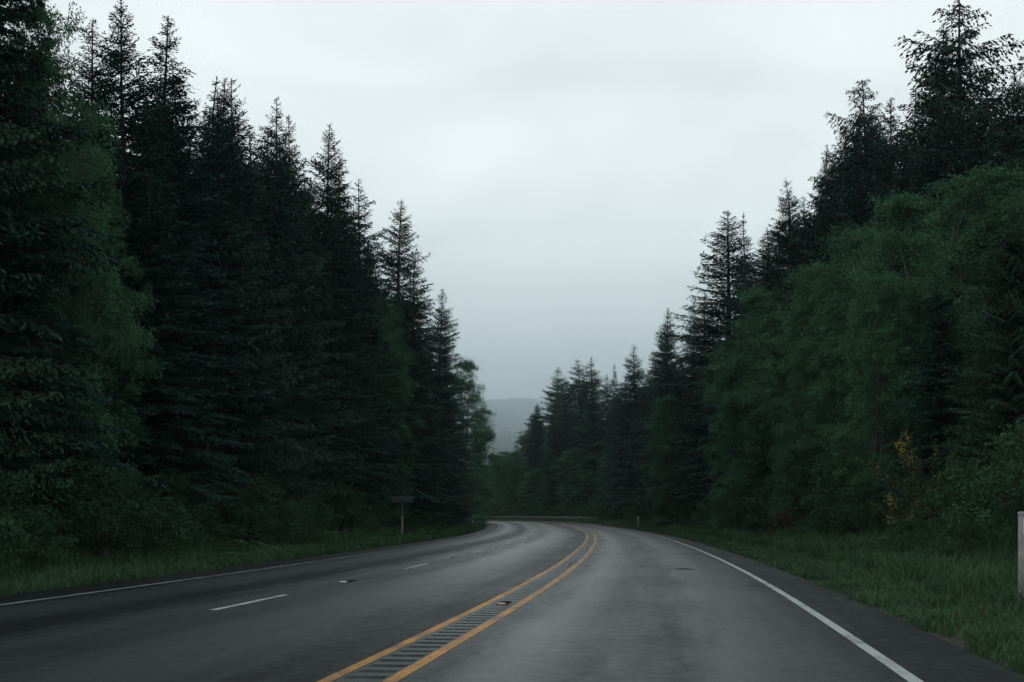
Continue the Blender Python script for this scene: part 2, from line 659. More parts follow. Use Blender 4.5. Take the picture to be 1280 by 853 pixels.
# ------------------------------------------------------------------ haze and the far hill
m, nt, out = new_mat("haze")
pv = nt.nodes.new("ShaderNodeVolumePrincipled")
pv.inputs["Color"].default_value = (.82, .95, 1.0, 1)
pv.inputs["Density"].default_value = .00017
pv.inputs["Anisotropy"].default_value = 0.55
nt.links.new(pv.outputs[0], out.inputs["Volume"])
M["haze"] = m
hz = MB()
hz.box((0, 6500, 609), (17800, 14200, 1222))
tag(hz.build("haze", M["haze"]), "thin grey mist filling the valley and paling the far wooded hill", "mist", None, "stuff")

hr = 1400 * (13200 / 1400) ** np.linspace(0, 1, 90)
ha = np.radians(np.linspace(-40, 40, 700))
HA, HR = np.meshgrid(ha, hr)
tt = np.log(HR / 1400) / math.log(13200 / 1400)
el = .022 + .066 * tt ** .8
hrng = np.random.default_rng(3)
bump = np.zeros_like(el)
for i in range(1, 26):
    fa = hrng.uniform(3, 12) * (1 + i * .35)
    fr = hrng.uniform(2, 7) * (1 + i * .3)
    bump += np.sin(HA * fa + hrng.uniform(0, 6.3) + 1.5 * np.sin(tt * fr + hrng.uniform(0, 6.3))) * np.sin(tt * fr + hrng.uniform(0, 6.3)) / (1 + i * .5)
el = el + .0060 * bump * np.clip(tt * 6, 0, 1) + .005 * np.sin(HA * 9 + 2.2) * tt + .004 * np.sin(HA * 47 + 1.4) * tt
el = el + .0011 * hrng.uniform(0, 1, el.shape) ** 2 * np.clip(tt * 4, 0, 1)
HZ = el * HR
HZ = np.where(tt <= 0.001, 5.0, HZ)
HZ = np.minimum(HZ, 1205)
P = np.stack([HR * np.sin(HA), HR * np.cos(HA), HZ], -1)
nr, na = HR.shape
ii = (np.arange(nr - 1)[:, None] * na + np.arange(na - 1)[None]).ravel()
fq = np.stack([ii, ii + 1, ii + 1 + na, ii + na], -1)
tag(link("hill", mesh_from("hill", P.reshape(-1, 3), fq.tolist(), M["hill"], True)), kind="structure")


# ------------------------------------------------------------------ vegetation generators
def nrm(a):
    return a / (np.linalg.norm(a, axis=-1, keepdims=True) + 1e-9)


def kites(r, P, D, ln, wd, up=None):
    """leaf shaped quads from base points P along unit directions D"""
    n = len(P)
    ref = r.normal(size=(n, 3))
    if up is not None:
        ref = ref * .5 + up
    W = nrm(np.cross(D, ref))
    ln = ln[:, None]
    wd = wd[:, None]
    sag = np.zeros((n, 3))
    sag[:, 2] = -.12 * ln[:, 0]
    q = np.stack([P, P + D * ln * .45 + W * wd * .5, P + D * ln + sag, P + D * ln * .45 - W * wd * .5], 1)
    return q


def conifer(seed, H, R, spacing=.42, per=5, start=.06, asc_top=.9, asc_low=-.15, curl=-.02, hang=.25, tip_bare=.0,
            prof=.8, irregular=.3, kl=.24, kw=.085, twig=.5, dens=1.0, gaps=.0, lean_tip=0.0):
    r = np.random.default_rng(seed)
    wood = MB()
    sway = r.normal(0, .012 * H, 2)
    ph = r.uniform(0, 6.3)

    def axis_pt(t):
        bend = lean_tip * max(0, t - .88) ** 1.5 * 20
        return np.array([sway[0] * math.sin(t * 2.2) * .4 + .05 * math.sin(t * 9 + ph) + bend, sway[1] * math.sin(t * 1.9) * .4 + .05 * math.cos(t * 8 + ph), t * H])
    r0 = .0105 * H
    ts = [0, .03, .12, .25, .4, .55, .7, .82, .92, 1.0]
    wood.tube([axis_pt(t) - np.array([0, 0, .4 if t == 0 else 0]) for t in ts], [max(.012, r0 * (1.35 if t == 0 else 1) * (1 - t) ** .85 + .008) for t in ts], 8)
    Q = []
    z = start * H
    lev_phase = 0.0
    while z < H * .995:
        t = z / H
        dense_factor = 1.0
        if t > 1 - tip_bare:
            dense_factor = .6
        nb = max(2, int(round(per * r.uniform(.7, 1.3) * (1 if t < .9 else .8))))
        lev_phase += 2.4
        for b in range(nb):
            if r.random() < gaps:
                continue
            az = lev_phase + 2 * math.pi * (b + r.uniform(-.3, .3)) / nb
            pf = (1 - t) ** prof * min(1, .7 + t * 2)
            Ln = R * pf * r.uniform(1 - irregular, 1 + irregular * .6) + .06
            kq = kl * min(1, .5 + .35 * Ln)
            wq = kw * min(1, .55 + .3 * Ln)
            if r.random() < irregular * .12:
                Ln *= 1.25
            elv = asc_low + (asc_top - asc_low) * t ** 2.0 + r.normal(0, .10)
            nu = max(3, int(Ln / .5) + 2)
            u = np.linspace(0, 1, nu)
            ax = axis_pt(min(1, t + r.uniform(-.01, .01)))
            hx = np.stack([np.cos(az + u * r.uniform(-.12, .12)), np.sin(az + u * r.uniform(-.12, .12))], -1)
            rad = Ln * u * math.cos(elv)
            pz = ax[2] + Ln * u * math.sin(elv) + curl * (Ln * u) ** 2
            bp = np.stack([ax[0] + hx[:, 0] * rad, ax[1] + hx[:, 1] * rad, pz], -1)
            br = max(.006, .011 * Ln)
            wood.tube([bp[i] for i in range(nu)], [br * (1 - .8 * uu) for uu in u], 3, False)
            # twigs
            step = .10 / (dens * dense_factor)
            nt_ = max(3, int(Ln / step))
            uu = np.clip((np.arange(nt_) + r.uniform(0, 1, nt_)) / nt_, .0, 1) * .92 + .08
            uu = np.repeat(uu, 2)
            side = np.tile([1.0, -1.0], nt_)
            base = np.stack([np.interp(uu, u, bp[:, k_]) for k_ in range(3)], -1)
            tan = nrm(np.gradient(bp, axis=0))
            T = nrm(np.stack([np.interp(uu, u, tan[:, k_]) for k_ in range(3)], -1))
            Sd = nrm(np.cross(T, np.array([0, 0, 1.0]))) * side[:, None]
            tl = twig * (.25 + .75 * (1 - uu) ** .7) * min(1, Ln / 1.6) * r.uniform(.5, 1.2, len(uu)) + .05
            fw = r.uniform(.35, .9, len(uu))[:, None]
            Dv = T * fw + Sd * .9
            Dv[:, 2] += -hang + r.normal(0, .16, len(uu))
            Dv = nrm(Dv)
            mx_ = np.maximum(1, np.round(tl / (kq * .62)).astype(int))
            idx = np.repeat(np.arange(len(uu)), mx_)
            j = np.concatenate([np.arange(c) for c in mx_]) / mx_[idx]
            P_ = base[idx] + Dv[idx] * (tl[idx] * j)[:, None]
            P_[:, 2] -= hang * .35 * (tl[idx] * j) ** 1.2
            D_ = Dv[idx] + r.normal(0, .28, (len(idx), 3))
            D_[:, 2] -= hang * .6 * j
            D_ = nrm(D_)
            Q.append(kites(r, P_, D_, kq * r.uniform(.7, 1.25, len(idx)), wq * r.uniform(.7, 1.3, len(idx)), np.array([0, 0, 1.2])))
            # brush along the stem and its tip
            ns_ = max(2, int(Ln / .12))
            us = r.uniform(.1, 1, ns_)
            P2 = np.stack([np.interp(us, u, bp[:, k_]) for k_ in range(3)], -1)
            T2 = np.stack([np.interp(us, u, tan[:, k_]) for k_ in range(3)], -1)
            D2 = nrm(T2 + r.normal(0, .4, (ns_, 3)))
            Q.append(kites(r, P2, D2, kq * .9 * r.uniform(.7, 1.2, ns_), wq * .8 * np.ones(ns_)))
        z += spacing * r.uniform(.45, 1.45) * (.86 - .22 * t) * H / 22
    # leader
    nl = 40
    tt_ = r.uniform(.94, 1.0, nl)
    P3 = np.array([axis_pt(x) for x in tt_])
    D3 = nrm(np.stack([r.normal(0, .5, nl), r.normal(0, .5, nl), np.full(nl, .8)], -1))
    Q.append(kites(r, P3, D3, np.full(nl, kl * .6), np.full(nl, kw * .6)))
    return wood, np.concatenate(Q)


def broadleaf(seed, H, R, clumps=150, leaves=190, stems=1, low=.12, leaf=.12, cl_r=.55, top_bias=.5, shape=.75, droop=.15, flat=.6):
    """trunk(s), limbs to each clump, clumps of leaves at uneven distances inside an irregular crown"""
    r = np.random.default_rng(seed)
    wood = MB()
    Q = []
    lobes = []
    for k in range(14):
        h = low + (1 - low) * (k + .5 + r.uniform(-.4, .4)) / 14
        wid = R * math.sin(math.pi * min(.97, max(.08, (h - low) / (1 - low) * .80 + .16))) ** shape
        a = r.uniform(0, 6.3)
        off = wid * r.uniform(.1, .5)
        lobes.append((np.array([off * math.cos(a), off * math.sin(a), h * H]), max(.35, wid * r.uniform(.55, .85)), H * .10 * r.uniform(.8, 1.4)))
    stem_paths = []
    for sidx in range(stems):
        a = r.uniform(0, 6.3)
        off = (R * .35 if stems > 1 else R * .08)
        pts = [np.array([0.05 * math.cos(a) * sidx, .05 * math.sin(a) * sidx, -.3])]
        for t in (.15, .3, .5, .7, .88, .97):
            pts.append(np.array([off * t * math.cos(a) + r.normal(0, .02 * H * t), off * t * math.sin(a) + r.normal(0, .02 * H * t), H * t * (1 if sidx == 0 else r.uniform(.8, .95))]))
        rr = .011 * H / (stems ** .4)
        wood.tube(pts, [rr * 1.3, rr, rr * .85, rr * .65, rr * .42, rr * .2, .01], 7)
        stem_paths.append(np.array(pts))
    for c in range(clumps):
        lb = lobes[r.integers(len(lobes))]
        v = nrm(r.normal(size=3))
        rad = r.uniform(.55, 1.08) ** .6
        C_ = lb[0] + v * np.array([lb[1], lb[1], lb[2] * 1.6]) * rad
        C_[2] = min(max(C_[2], H * low * .5), H * 1.0)
        # limb
        sp = stem_paths[r.integers(len(stem_paths))]
        zt = max(.2, C_[2] - np.hypot(C_[0], C_[1]) * r.uniform(.3, .8))
        st = np.array([np.interp(zt, sp[:, 2], sp[:, 0]), np.interp(zt, sp[:, 2], sp[:, 1]), min(zt, sp[-1, 2])])
        lr = max(.006, .0075 * np.linalg.norm(C_ - st))
        m1 = st * .7 + C_ * .3 + r.normal(0, .16, 3) + np.array([0, 0, -.06 * np.linalg.norm(C_ - st)])
        m2 = st * .3 + C_ * .7 + r.normal(0, .16, 3) + np.array([0, 0, .04 * np.linalg.norm(C_ - st)])
        wood.tube([st, m1, m2, C_], [lr, lr * .75, lr * .5, .005], 4, False)
        # leaf spray: several short twigs fanning out of the clump centre
        n = int(leaves * r.uniform(.5, 1.4))
        cr = cl_r * r.uniform(.6, 1.35)
        nt_ = 9
        td = nrm(r.normal(size=(nt_, 3)) * np.array([1, 1, flat]) + v * .5)
        ti = r.integers(0, nt_, n)
        along = r.uniform(.05, 1, n) ** .7
        P = C_ + td[ti] * (along * cr)[:, None] * 1.25 + r.normal(0, cr * .16, (n, 3))
        P[:, 2] -= droop * (along * cr) ** 1.5
        for k_ in range(nt_):
            e1, e2 = C_ + td[k_] * cr * .6, C_ + td[k_] * cr * 1.2
            e1[2] -= droop * (cr * .5) ** 1.5
            e2[2] -= droop * cr ** 1.5
            wood.tube([C_, e1, e2], [.006, .004, .002], 3, False)
        D = nrm(td[ti] + r.normal(0, .7, (n, 3)) + np.array([0, 0, -.25]))
        Q.append(kites(r, P, D, leaf * r.uniform(.6, 1.25, n), leaf * .62 * r.uniform(.7, 1.2, n), np.array([0, 0, .8])))
    return wood, np.concatenate(Q)


def fern(seed, n=16, L=.9):
    r = np.random.default_rng(seed)
    Q, wood = [], MB()
    for k in range(n):
        az = r.uniform(0, 6.3)
        ln = L * r.uniform(.6, 1.1)
        u = np.linspace(0, 1, 14)
        h = np.array([math.cos(az), math.sin(az), 0])
        rise = r.uniform(.6, 1.1)
        bp = h * (ln * u * .8)[:, None]
        bp[:, 2] = ln * rise * (u - .75 * u * u)
        wood.tube([bp[i] for i in (0, 4, 8, 13)], [.008, .006, .004, .002], 3, False)
        T = nrm(np.gradient(bp, axis=0))
        Sd = nrm(np.cross(T, np.array([0, 0, 1.0])))
        for sgn in (1, -1):
            D = nrm(T * .35 + Sd * sgn + np.array([0, 0, -.1]))
            ll = .24 * np.sin(np.pi * (u * .85 + .12)) * ln
            Q.append(kites(r, bp, D, ll, np.full(len(u), .075), np.array([0, 0, 1.5])))
    return wood, np.concatenate(Q)


PROTO = {}


def make_proto(kind, gen, H, R, leafmat, barkmat):
    wood, q = gen
    tm = mesh_from(kind + "_trunk", wood.v, wood.f, M[barkmat], True)
    cm = quads_mesh(kind + "_crown", q, M[leafmat])
    PROTO.setdefault(kind, []).append((tm, cm, H, R))


for sd in (1, 2, 3):
    make_proto("fir", conifer(10 + sd, 22, 4.3, asc_top=.85, asc_low=-.10, curl=.0, hang=.14, prof=.72, irregular=.42, dens=.95, twig=.75, per=6, gaps=.08, kl=.185, kw=.076), 22, 4.3, "needle_fir", "bark")
    make_proto("spruce", conifer(20 + sd, 22, 3.9, asc_top=.8, asc_low=-.25, curl=.03, hang=.3, prof=.72, irregular=.42, dens=1.0, twig=.7, per=6, gaps=.06, kl=.185, kw=.076), 22, 3.9, "needle_spruce", "bark")
    make_proto("hemlock", conifer(30 + sd, 22, 4.3, asc_top=.65, asc_low=-.08, curl=-.05, hang=.35, prof=.72, irregular=.45, dens=1.0, twig=.75, per=6, lean_tip=.3, gaps=.10, kl=.185, kw=.076), 22, 4.3, "needle_spruce", "bark")
    make_proto("cedar", conifer(40 + sd, 22, 4.3, asc_top=.40, asc_low=-.12, curl=.01, hang=.8, prof=.60, irregular=.55, dens=1.0, twig=.75, kl=.185, kw=.076, per=6, gaps=.15, spacing=.46), 22, 4.3, "needle_cedar", "bark")
    make_proto("wisp", conifer(50 + sd, 22, 3.9, asc_top=.75, asc_low=-.1, curl=-.05, hang=.4, prof=.85, irregular=.5, dens=.9, twig=.55, per=5, tip_bare=.03, lean_tip=.3, gaps=.12, kl=.185, kw=.076), 22, 3.9, "needle_spruce", "bark")
print("quads", {k: [len(p[1].polygons) for p in v] for k, v in PROTO.items()})
for sd in (1, 2, 3):
    make_proto("alder", broadleaf(60 + sd, 13, 3.1, 240, 420, 1 if sd < 3 else 3, low=.06, leaf=.095, cl_r=.60, flat=.42, droop=.2), 13, 3.1, "leaf_alder", "bark_alder")
for sd in (1, 2):
    make_proto("shrub", broadleaf(70 + sd, 2.4, 1.5, 46, 150, 4, low=.05, leaf=.085, cl_r=.34, shape=.5), 2.4, 1.5, "leaf_shrub", "bark")
make_proto("red_shrub", broadleaf(81, 1.0, 1.0, 16, 90, 4, low=.05, leaf=.08, cl_r=.26, shape=.5), 1.0, 1.0, "leaf_red", "bark")
for sd in (1, 2):
    make_proto("fern", fern(90 + sd), .8, .9, "leaf_fern", "bark")

NAMES = {"fir": ("fir_tree", "tree", "trunk", "crown"), "spruce": ("spruce_tree", "tree", "trunk", "crown"), "hemlock": ("hemlock_tree", "tree", "trunk", "crown"),
         "cedar": ("cedar_tree", "tree", "trunk", "crown"), "wisp": ("hemlock_tree", "tree", "trunk", "crown"), "alder": ("alder_tree", "tree", "trunk", "crown"),
         "shrub": ("shrub", "shrub", "stem", "foliage"), "red_shrub": ("shrub", "shrub", "stem", "foliage"), "fern": ("fern", "fern", "stem", "foliage")}
_count = {}


def plant(kind, x, y, h, rmul, label, group=None, variant=None, rz=None):
    i = _count.get(kind, 0)
    _count[kind] = i + 1
    vs = PROTO[kind]
    tm, cm, H, R = vs[(i if variant is None else variant) % len(vs)]
    nm, cat, tn, cn = NAMES[kind]
    z = gz1(x, y)
    o = empty(nm, (x, y, z - .05), (i * 2.399) % 6.283 if rz is None else rz)
    link(tn, tm, o)
    link(cn, cm, o)
    sz = h / H
    sr = rmul * (sz ** .75 if kind in ("alder", "fir", "spruce", "hemlock", "cedar", "wisp") else rmul and sz)
    o.scale = (sr, sr, sz)
    if cat == 'tree':
        o.rotation_euler = (.028 * math.sin(i * 3.7 + x), .028 * math.sin(i * 5.1 + y * .7), o.rotation_euler[2])
    tag(o, label, cat, group)
    return o


def plant_top(kind, x, y, ztop, rmul, label, group=None, **kw):
    return plant(kind, x, y, ztop - gz1(x, y), rmul, label, group, **kw)


# ---- trees one can tell apart: kind, x, y, height of the top above the road, breadth, label
LEFT = [
    ('cedar', -13.4, 28, 15.7, 1.22, "dark cedar whose boughs fill the upper left corner above the verge"),
    ('hemlock', -13.2, 31, 18.5, 1.15, "tall ragged feathery conifer running out of the picture at the left end of the skyline"),
    ('alder', -12.3, 33.5, 14.4, .6, "leafy tree with feathery outer twigs against the sky, just left of the thin double spires"),
    ('fir', -12.6, 42, 18.5, 0.98, "sparse tall fir with bare straight leader, left one of the thin double spires"),
    ('spruce', -13.1, 46, 19.6, 1.22, "narrow dark pointed tree with wispy whip at its tip, right one of the double spires"),
    ('hemlock', -13.0, 50, 19.0, 1.10, "ragged conifer reaching right, directly behind the thin double spires"),
    ('wisp', -12.8, 54, 20.0, 1.10, "bare drooping spire with curved whip tip between the double spires and the fir row"),
    ('fir', -11.9, 57, 20.9, 0.98, "first and tallest of the four slim fir spires on the left skyline"),
    ('spruce', -11.6, 62, 21.4, 0.98, "second of the four slim fir spires on the left skyline"),
    ('fir', -11.2, 67, 22.1, 0.85, "third and thinnest of the four slim fir spires on the left skyline"),
    ('fir', -10.7, 71, 23.3, 1.0, "last of the four slim spires, with upturned loose twigs on its right"),
    ('spruce', -10.6, 78, 22.9, 1.10, "dark spruce whose blunt top sits just right of the four slim spires"),
    ('hemlock', -10.3, 84, 23.5, 1.10, "dark hemlock filling the dip before the free standing pointed fir"),
    ('fir', -9.0, 95, 24.9, 1.22, "free standing pointed fir with see-through top on the slope of the left skyline"),
    ('hemlock', -8.2, 104, 22.7, 1.10, "shorter hemlock leaning against the right side of the free standing pointed fir"),
    ('fir', -7.2, 120, 22.6, 1.10, "fir with upswept branch tips stepping down towards the gap over the road"),
    ('spruce', -6.7, 136, 20.9, 0.98, "last dark conifer on the left before the pale leafy tree by the valley gap"),
    ('alder', -5.9, 160, 20.0, .95, "airy light green leafy tree at the left edge of the valley gap"),
    ('alder', -12.9, 38, 12.0, .8, "green leafy tree with layered boughs below the thin double spires"),
    ('hemlock', -12.0, 41, 12.5, 1.25, "low spreading hemlock at the forest edge in front of the bare drooping spire"),
    ('hemlock', -12.3, 31, 10.5, 1.15, "low dark hemlock at the forest edge beside the nearest left verge"),
    ('cedar', -11.6, 52, 14.5, 1.3, "dark cedar at the forest edge below the four slim fir spires"),
    ('alder', -9.0, 84, 15.0, .8, "bright green leafy tree with rounded top below the free standing pointed fir"),
    ('alder', -7.9, 104, 12.7, .7, "lower leafy tree right of the bright rounded one, below the shorter leaning hemlock"),
    ('hemlock', -12.6, 64, 13.5, 1.2, "dark hemlock behind and left of the slim sign on the left verge"),
    ('alder', -7.5, 128, 11.3, .6, "low leafy tree under the last dark conifers before the valley gap"),
]
RIGHT = [
    ('cedar', 24.1, 58, 22.9, 1.34, "conifer cut off by the right edge with only boughs reaching into the sky"),
    ('cedar', 23.9, 63, 23.4, 1.59, "right arm of the tallest conifer clump with drooping fringed boughs"),
    ('cedar', 23.3, 66, 28.5, 1.59, "tallest conifer on the right skyline with knobbly top and level drooping boughs"),
    ('fir', 23.1, 70, 28.3, 1.04, "slimmer pale topped fir touching the left side of the tallest right hand conifer"),
    ('hemlock', 22.9, 74, 26.1, 0.98, "shaggy hemlock between the tallest clump and the pointed cedar left of it"),
    ('cedar', 21.9, 77, 27.8, 1.22, "pointed cedar with hanging sprays standing clear left of the tallest clump"),
    ('hemlock', 21.6, 81, 25.0, 1.10, "shaggy hemlock shoulder just left of the pointed cedar with hanging sprays"),
    ('wisp', 21.6, 85, 25.5, 0.98, "thin wispy leader sticking up right of the small neat spire"),
    ('spruce', 20.6, 86, 26.3, 0.85, "small neat spire halfway down the right skyline"),
    ('hemlock', 20.2, 91, 25.5, 0.98, "thin dark spire left of the small neat spire, with a bough pointing left"),
    ('spruce', 19.7, 95, 22.8, 1.10, "dark low topped spruce between the needle thin leader and the spires"),
    ('wisp', 19.2, 100, 25.4, 0.92, "conifer with a long needle thin leader right of the broad fir"),
    ('fir', 17.8, 106, 26.8, 1.71, "broad evenly branched fir with feathered left side, standing out on the right skyline"),
    ('spruce', 17.4, 124, 22.3, 0.98, "short dark spruce tucked under the left side of the broad feathered fir"),
    ('spruce', 16.0, 133, 23.0, 1.22, "dense dark pointed spruce left of the broad feathered fir"),
    ('hemlock', 15.7, 158, 22.8, 1.22, "soft topped conifer on the far right slope with a thin tip"),
    ('spruce', 16.3, 150, 20.6, 1.10, "dark spruce between the soft topped conifer and the dense pointed spruce"),
    ('spruce', 14.7, 182, 23.0, 0.73, "small perfect spruce tip in the notch beside the twin blunt tops"),
    ('hemlock', 14.1, 214, 28.1, 1.46, "right one of the twin blunt tops beyond the bend"),
    ('hemlock', 11.8, 219, 28.3, 1.61, "left one of the twin blunt tops beyond the bend"),
    ('cedar', 9.6, 230, 26.0, 1.46, "dark conifer between the twin blunt tops and the last pointed one"),
    ('fir', 7.7, 240, 29.3, 1.61, "last tall pointed conifer before the valley gap, with hooked side branches"),
    ('cedar', 4.7, 246, 22.5, 1.46, "stepped dark conifer hanging over the right side of the valley gap"),
    ('alder', 2.4, 252, 16.9, 1.1, "yellowish green leafy tree at the right foot of the valley gap"),
    ('alder', -2.0, 262, 14.2, 1.2, "low round leafy tree in the middle at the bottom of the valley gap"),
    ('alder', -7.0, 270, 13.6, 1.2, "low leafy tree behind the guardrail at the left bottom of the valley gap"),
    ('alder', 7.2, 228, 15.6, 1.0, "leafy tree behind the guardrail under the last pointed conifer"),
    ('alder', 11.8, 200, 17.0, .9, "pale leafy tree in tiers behind the guardrail end, below the twin blunt tops"),
    ('alder', 13.7, 160, 7.5, .7, "small leafy tree at the roadside above the far white post"),
    ('alder', 13.3, 105, 10.8, .8, "lone pale leafy tree in front of dark conifers right of the far white post"),
    ('alder', 13.0, 66, 12.6, 1.0, "palest leafy tree with a rounded left edge in the right hand thicket"),
    ('alder', 13.6, 58, 12.3, .95, "leafy tree just right of the palest one, with a stepped top"),
    ('alder', 13.9, 50, 12.2, 1.0, "leafy tree in the middle of the right hand thicket below the pointed cedar"),
    ('alder', 14.2, 45, 12.2, 1.0, "leafy tree under the tallest conifer clump on the right"),
    ('alder', 15.1, 40, 11.8, 1.1, "high leafy crown by the right edge, under the fringed conifer boughs"),
    ('alder', 15.7, 35, 11.2, 1.1, "leafy crown cut off by the right edge above the near white post"),
    ('alder', 12.4, 53, 8.2, .75, "lower leafy tree in front of the right hand thicket, above the rust red shrub"),
    ('alder', 12.3, 43, 9.1, .75, "lower leafy tree in front of the right hand thicket, left of the yellow broom"),
    ('cedar', 13.1, 33, 9.4, 1.10, "dark low boughed conifer behind the near white post"),
    ('hemlock', 12.6, 37, 8.3, 0.98, "dark conifer with level boughs right of the yellow flowering broom"),
]
for a in LEFT + RIGHT:
    plant_top(*a)

# ---- the stands behind: trees nothing tells apart
sr = random.Random(11)
LTOP = [(20, 13), (30, 15), (46, 19.3), (60, 21.2), (75, 23), (95, 24), (115, 21.8), (135, 20), (170, 15.5)]
y = 22.0
while y < 150:
    for back in (2.0, 5.5, 10.5):
        yy = y + sr.uniform(-2, 2)
        s_, _ = locate([0], [yy])
        p = at(s_, np.array([-14.5]))[0]
        x = p[0] - back + sr.uniform(-1, 1) + (1.5 if yy > 100 else 0)
        top = np.interp(yy, *zip(*LTOP)) * sr.uniform(.84, 1.0) + back * .1
        plant_top(sr.choice(['spruce', 'hemlock', 'fir', 'cedar', 'spruce']), x, yy, top, sr.uniform(1.0, 1.25),
                  "dark conifer inside the dense stand left of the road, merged with its neighbours", "conifers packed in the left stand")
    y += 5.0
RTOP = [(20, 12), (40, 15), (60, 22.5), (80, 25), (105, 22.5), (130, 20), (160, 19.5), (200, 23), (250, 24)]
y = 30.0
while y < 215:
    for back in (2.0, 7.0, 13.0):
        yy = y + sr.uniform(-2.5, 2.5)
        s_, _ = locate([0], [yy])
        p = at(s_, np.array([12.5 if yy < 120 else 8.5]))[0]
        x = p[0] + back + sr.uniform(-1.2, 1.2)
        top = np.interp(yy, *zip(*RTOP)) * sr.uniform(.8, 1.0) + back * .1
        if yy < 56 and back < 5:
            continue
        plant_top(sr.choice(['spruce', 'hemlock', 'fir', 'cedar', 'spruce']), x, yy, top, sr.uniform(1.0, 1.25),
                  "dark conifer inside the dense stand right of the road, merged with its neighbours", "conifers packed in the right stand")
    y += 7.0 if y < 120 else 9.0
for kd, x, yy, top in (('spruce', -14.6, 51, 18.7), ('hemlock', -13.9, 59.5, 20.4), ('spruce', -13.1, 65, 21.2), ('hemlock', -12.7, 74, 22.6), ('fir', -12.4, 80, 22.6),
                       ('spruce', -11.6, 89, 23.0), ('hemlock', -10.6, 99, 22.6), ('spruce', -9.8, 111, 21.6), ('hemlock', -8.8, 128, 20.6)):
    plant_top(kd, x, yy, top, 1.3, "dark conifer inside the dense stand left of the road, merged with its neighbours", "conifers packed in the left stand")
for kd, x, yy, top in (('spruce', 22.5, 54, 19.5), ('hemlock', 21.0, 61, 21.5), ('spruce', 20.2, 69, 23.0), ('hemlock', 19.6, 76, 23.0), ('fir', 19.0, 83, 22.3),
                       ('spruce', 18.4, 91, 21.3), ('hemlock', 17.6, 98, 21.4), ('spruce', 17.6, 115, 21.6)):
    plant_top(kd, x, yy, top, 1.3, "dark conifer inside the dense stand right of the road, merged with its neighbours", "conifers packed in the right stand")
for i in range(24):                                   # the wood beyond the guardrail
    s_ = 212 + i * 4.6 + sr.uniform(-1.5, 1.5)
    p = at(s_, 17 + sr.uniform(0, 7))
    if p[0] < 6:
        plant_top('alder', p[0], p[1], sr.uniform(10, 12.5), 1.2, "leafy tree in the low wood beyond the guardrail, merged with its neighbours", "leafy trees beyond the guardrail")
    else:
        plant_top('hemlock', p[0] + 4, p[1], sr.uniform(15, 19), 1.5, "dark conifer inside the dense stand right of the road, merged with its neighbours", "conifers packed in the right stand")
for i in range(34):
    s_ = 205 + i * 3.6 + sr.uniform(-1, 1)
    p = at(s_, 10.5 + sr.uniform(0, 2.5))
    plant_top('alder', p[0], p[1], sr.uniform(9, 13.5) if p[0] < 3 else sr.uniform(7.5, 12.0), 1.35, "leafy tree in the low wood beyond the guardrail, merged with its neighbours", "leafy trees beyond the guardrail")
    p = at(s_ + 1.8, 8.6 + sr.uniform(-.3, .6))
    plant('shrub', p[0], p[1], sr.uniform(1.6, 2.8), 1.5, "leafy bush close behind the guardrail", "bushes behind the guardrail")

# ---- undergrowth at the feet of both stands
y = 19.0
while y < 150:
    s_, _ = locate([0], [y])
    for d0 in (-11.2, -12.6):
        if d0 > -12 and 48 < y < 84:
            d0 = -12.3
        p = at(s_ + sr.uniform(-1, 1), np.array([d0 + sr.uniform(-.5, .5)]))[0]
        kd = sr.choice(['shrub', 'fern', 'shrub'])
        h = sr.uniform(1.0, 2.4) if kd == 'shrub' else sr.uniform(.7, 1.0)
        plant(kd, p[0], p[1], h, sr.uniform(.9, 1.2), "low dark " + ("bush" if kd == 'shrub' else "fern") + " at the shaded foot of the left stand",
              "ferns under the left stand" if kd == 'fern' else "bushes under the left stand")
    y += 2.6 if y < 60 else 4.5
y = 20.0
while y < 165:
    s_, _ = locate([0], [y])
    for d0 in (7.9, 9.2, 10.8):
        p = at(s_ + sr.uniform(-1, 1), np.array([d0 + sr.uniform(-.6, .6)]))[0]
        if 31.5 < p[1] < 37.5 and p[0] < 12.6 or (d0 < 8 and p[1] < 24):
            continue
        if d0 < 8:
            plant('shrub', p[0], p[1], sr.uniform(.5, 1.15), sr.uniform(1.0, 1.5), "low leafy bush standing in the grass in front of the right bank", "low bushes in the right verge")
            continue
        plant('shrub', p[0], p[1], sr.uniform(1.2, 2.6), sr.uniform(.9, 1.25), "leafy bush on the bank along the foot of the right hand thicket", "bushes on the right bank")
    y += 3.0 if y < 70 else 4.6

plant('shrub', 13.2, 66, 3.4, 1.3, "big sprawling bramble mound sloping down to the grass right of the far white post")
plant('shrub', 12.6, 60, 2.6, 1.2, "lower end of the bramble mound, next to the rust red shrub")
plant('shrub', -10.0, 56, 1.5, .9, "rounded fern green bush at the edge of the left grass verge")
plant('red_shrub', 11.6, 53, 1.2, 1.0, "rust red low shrub in the grass below the right hand thicket")


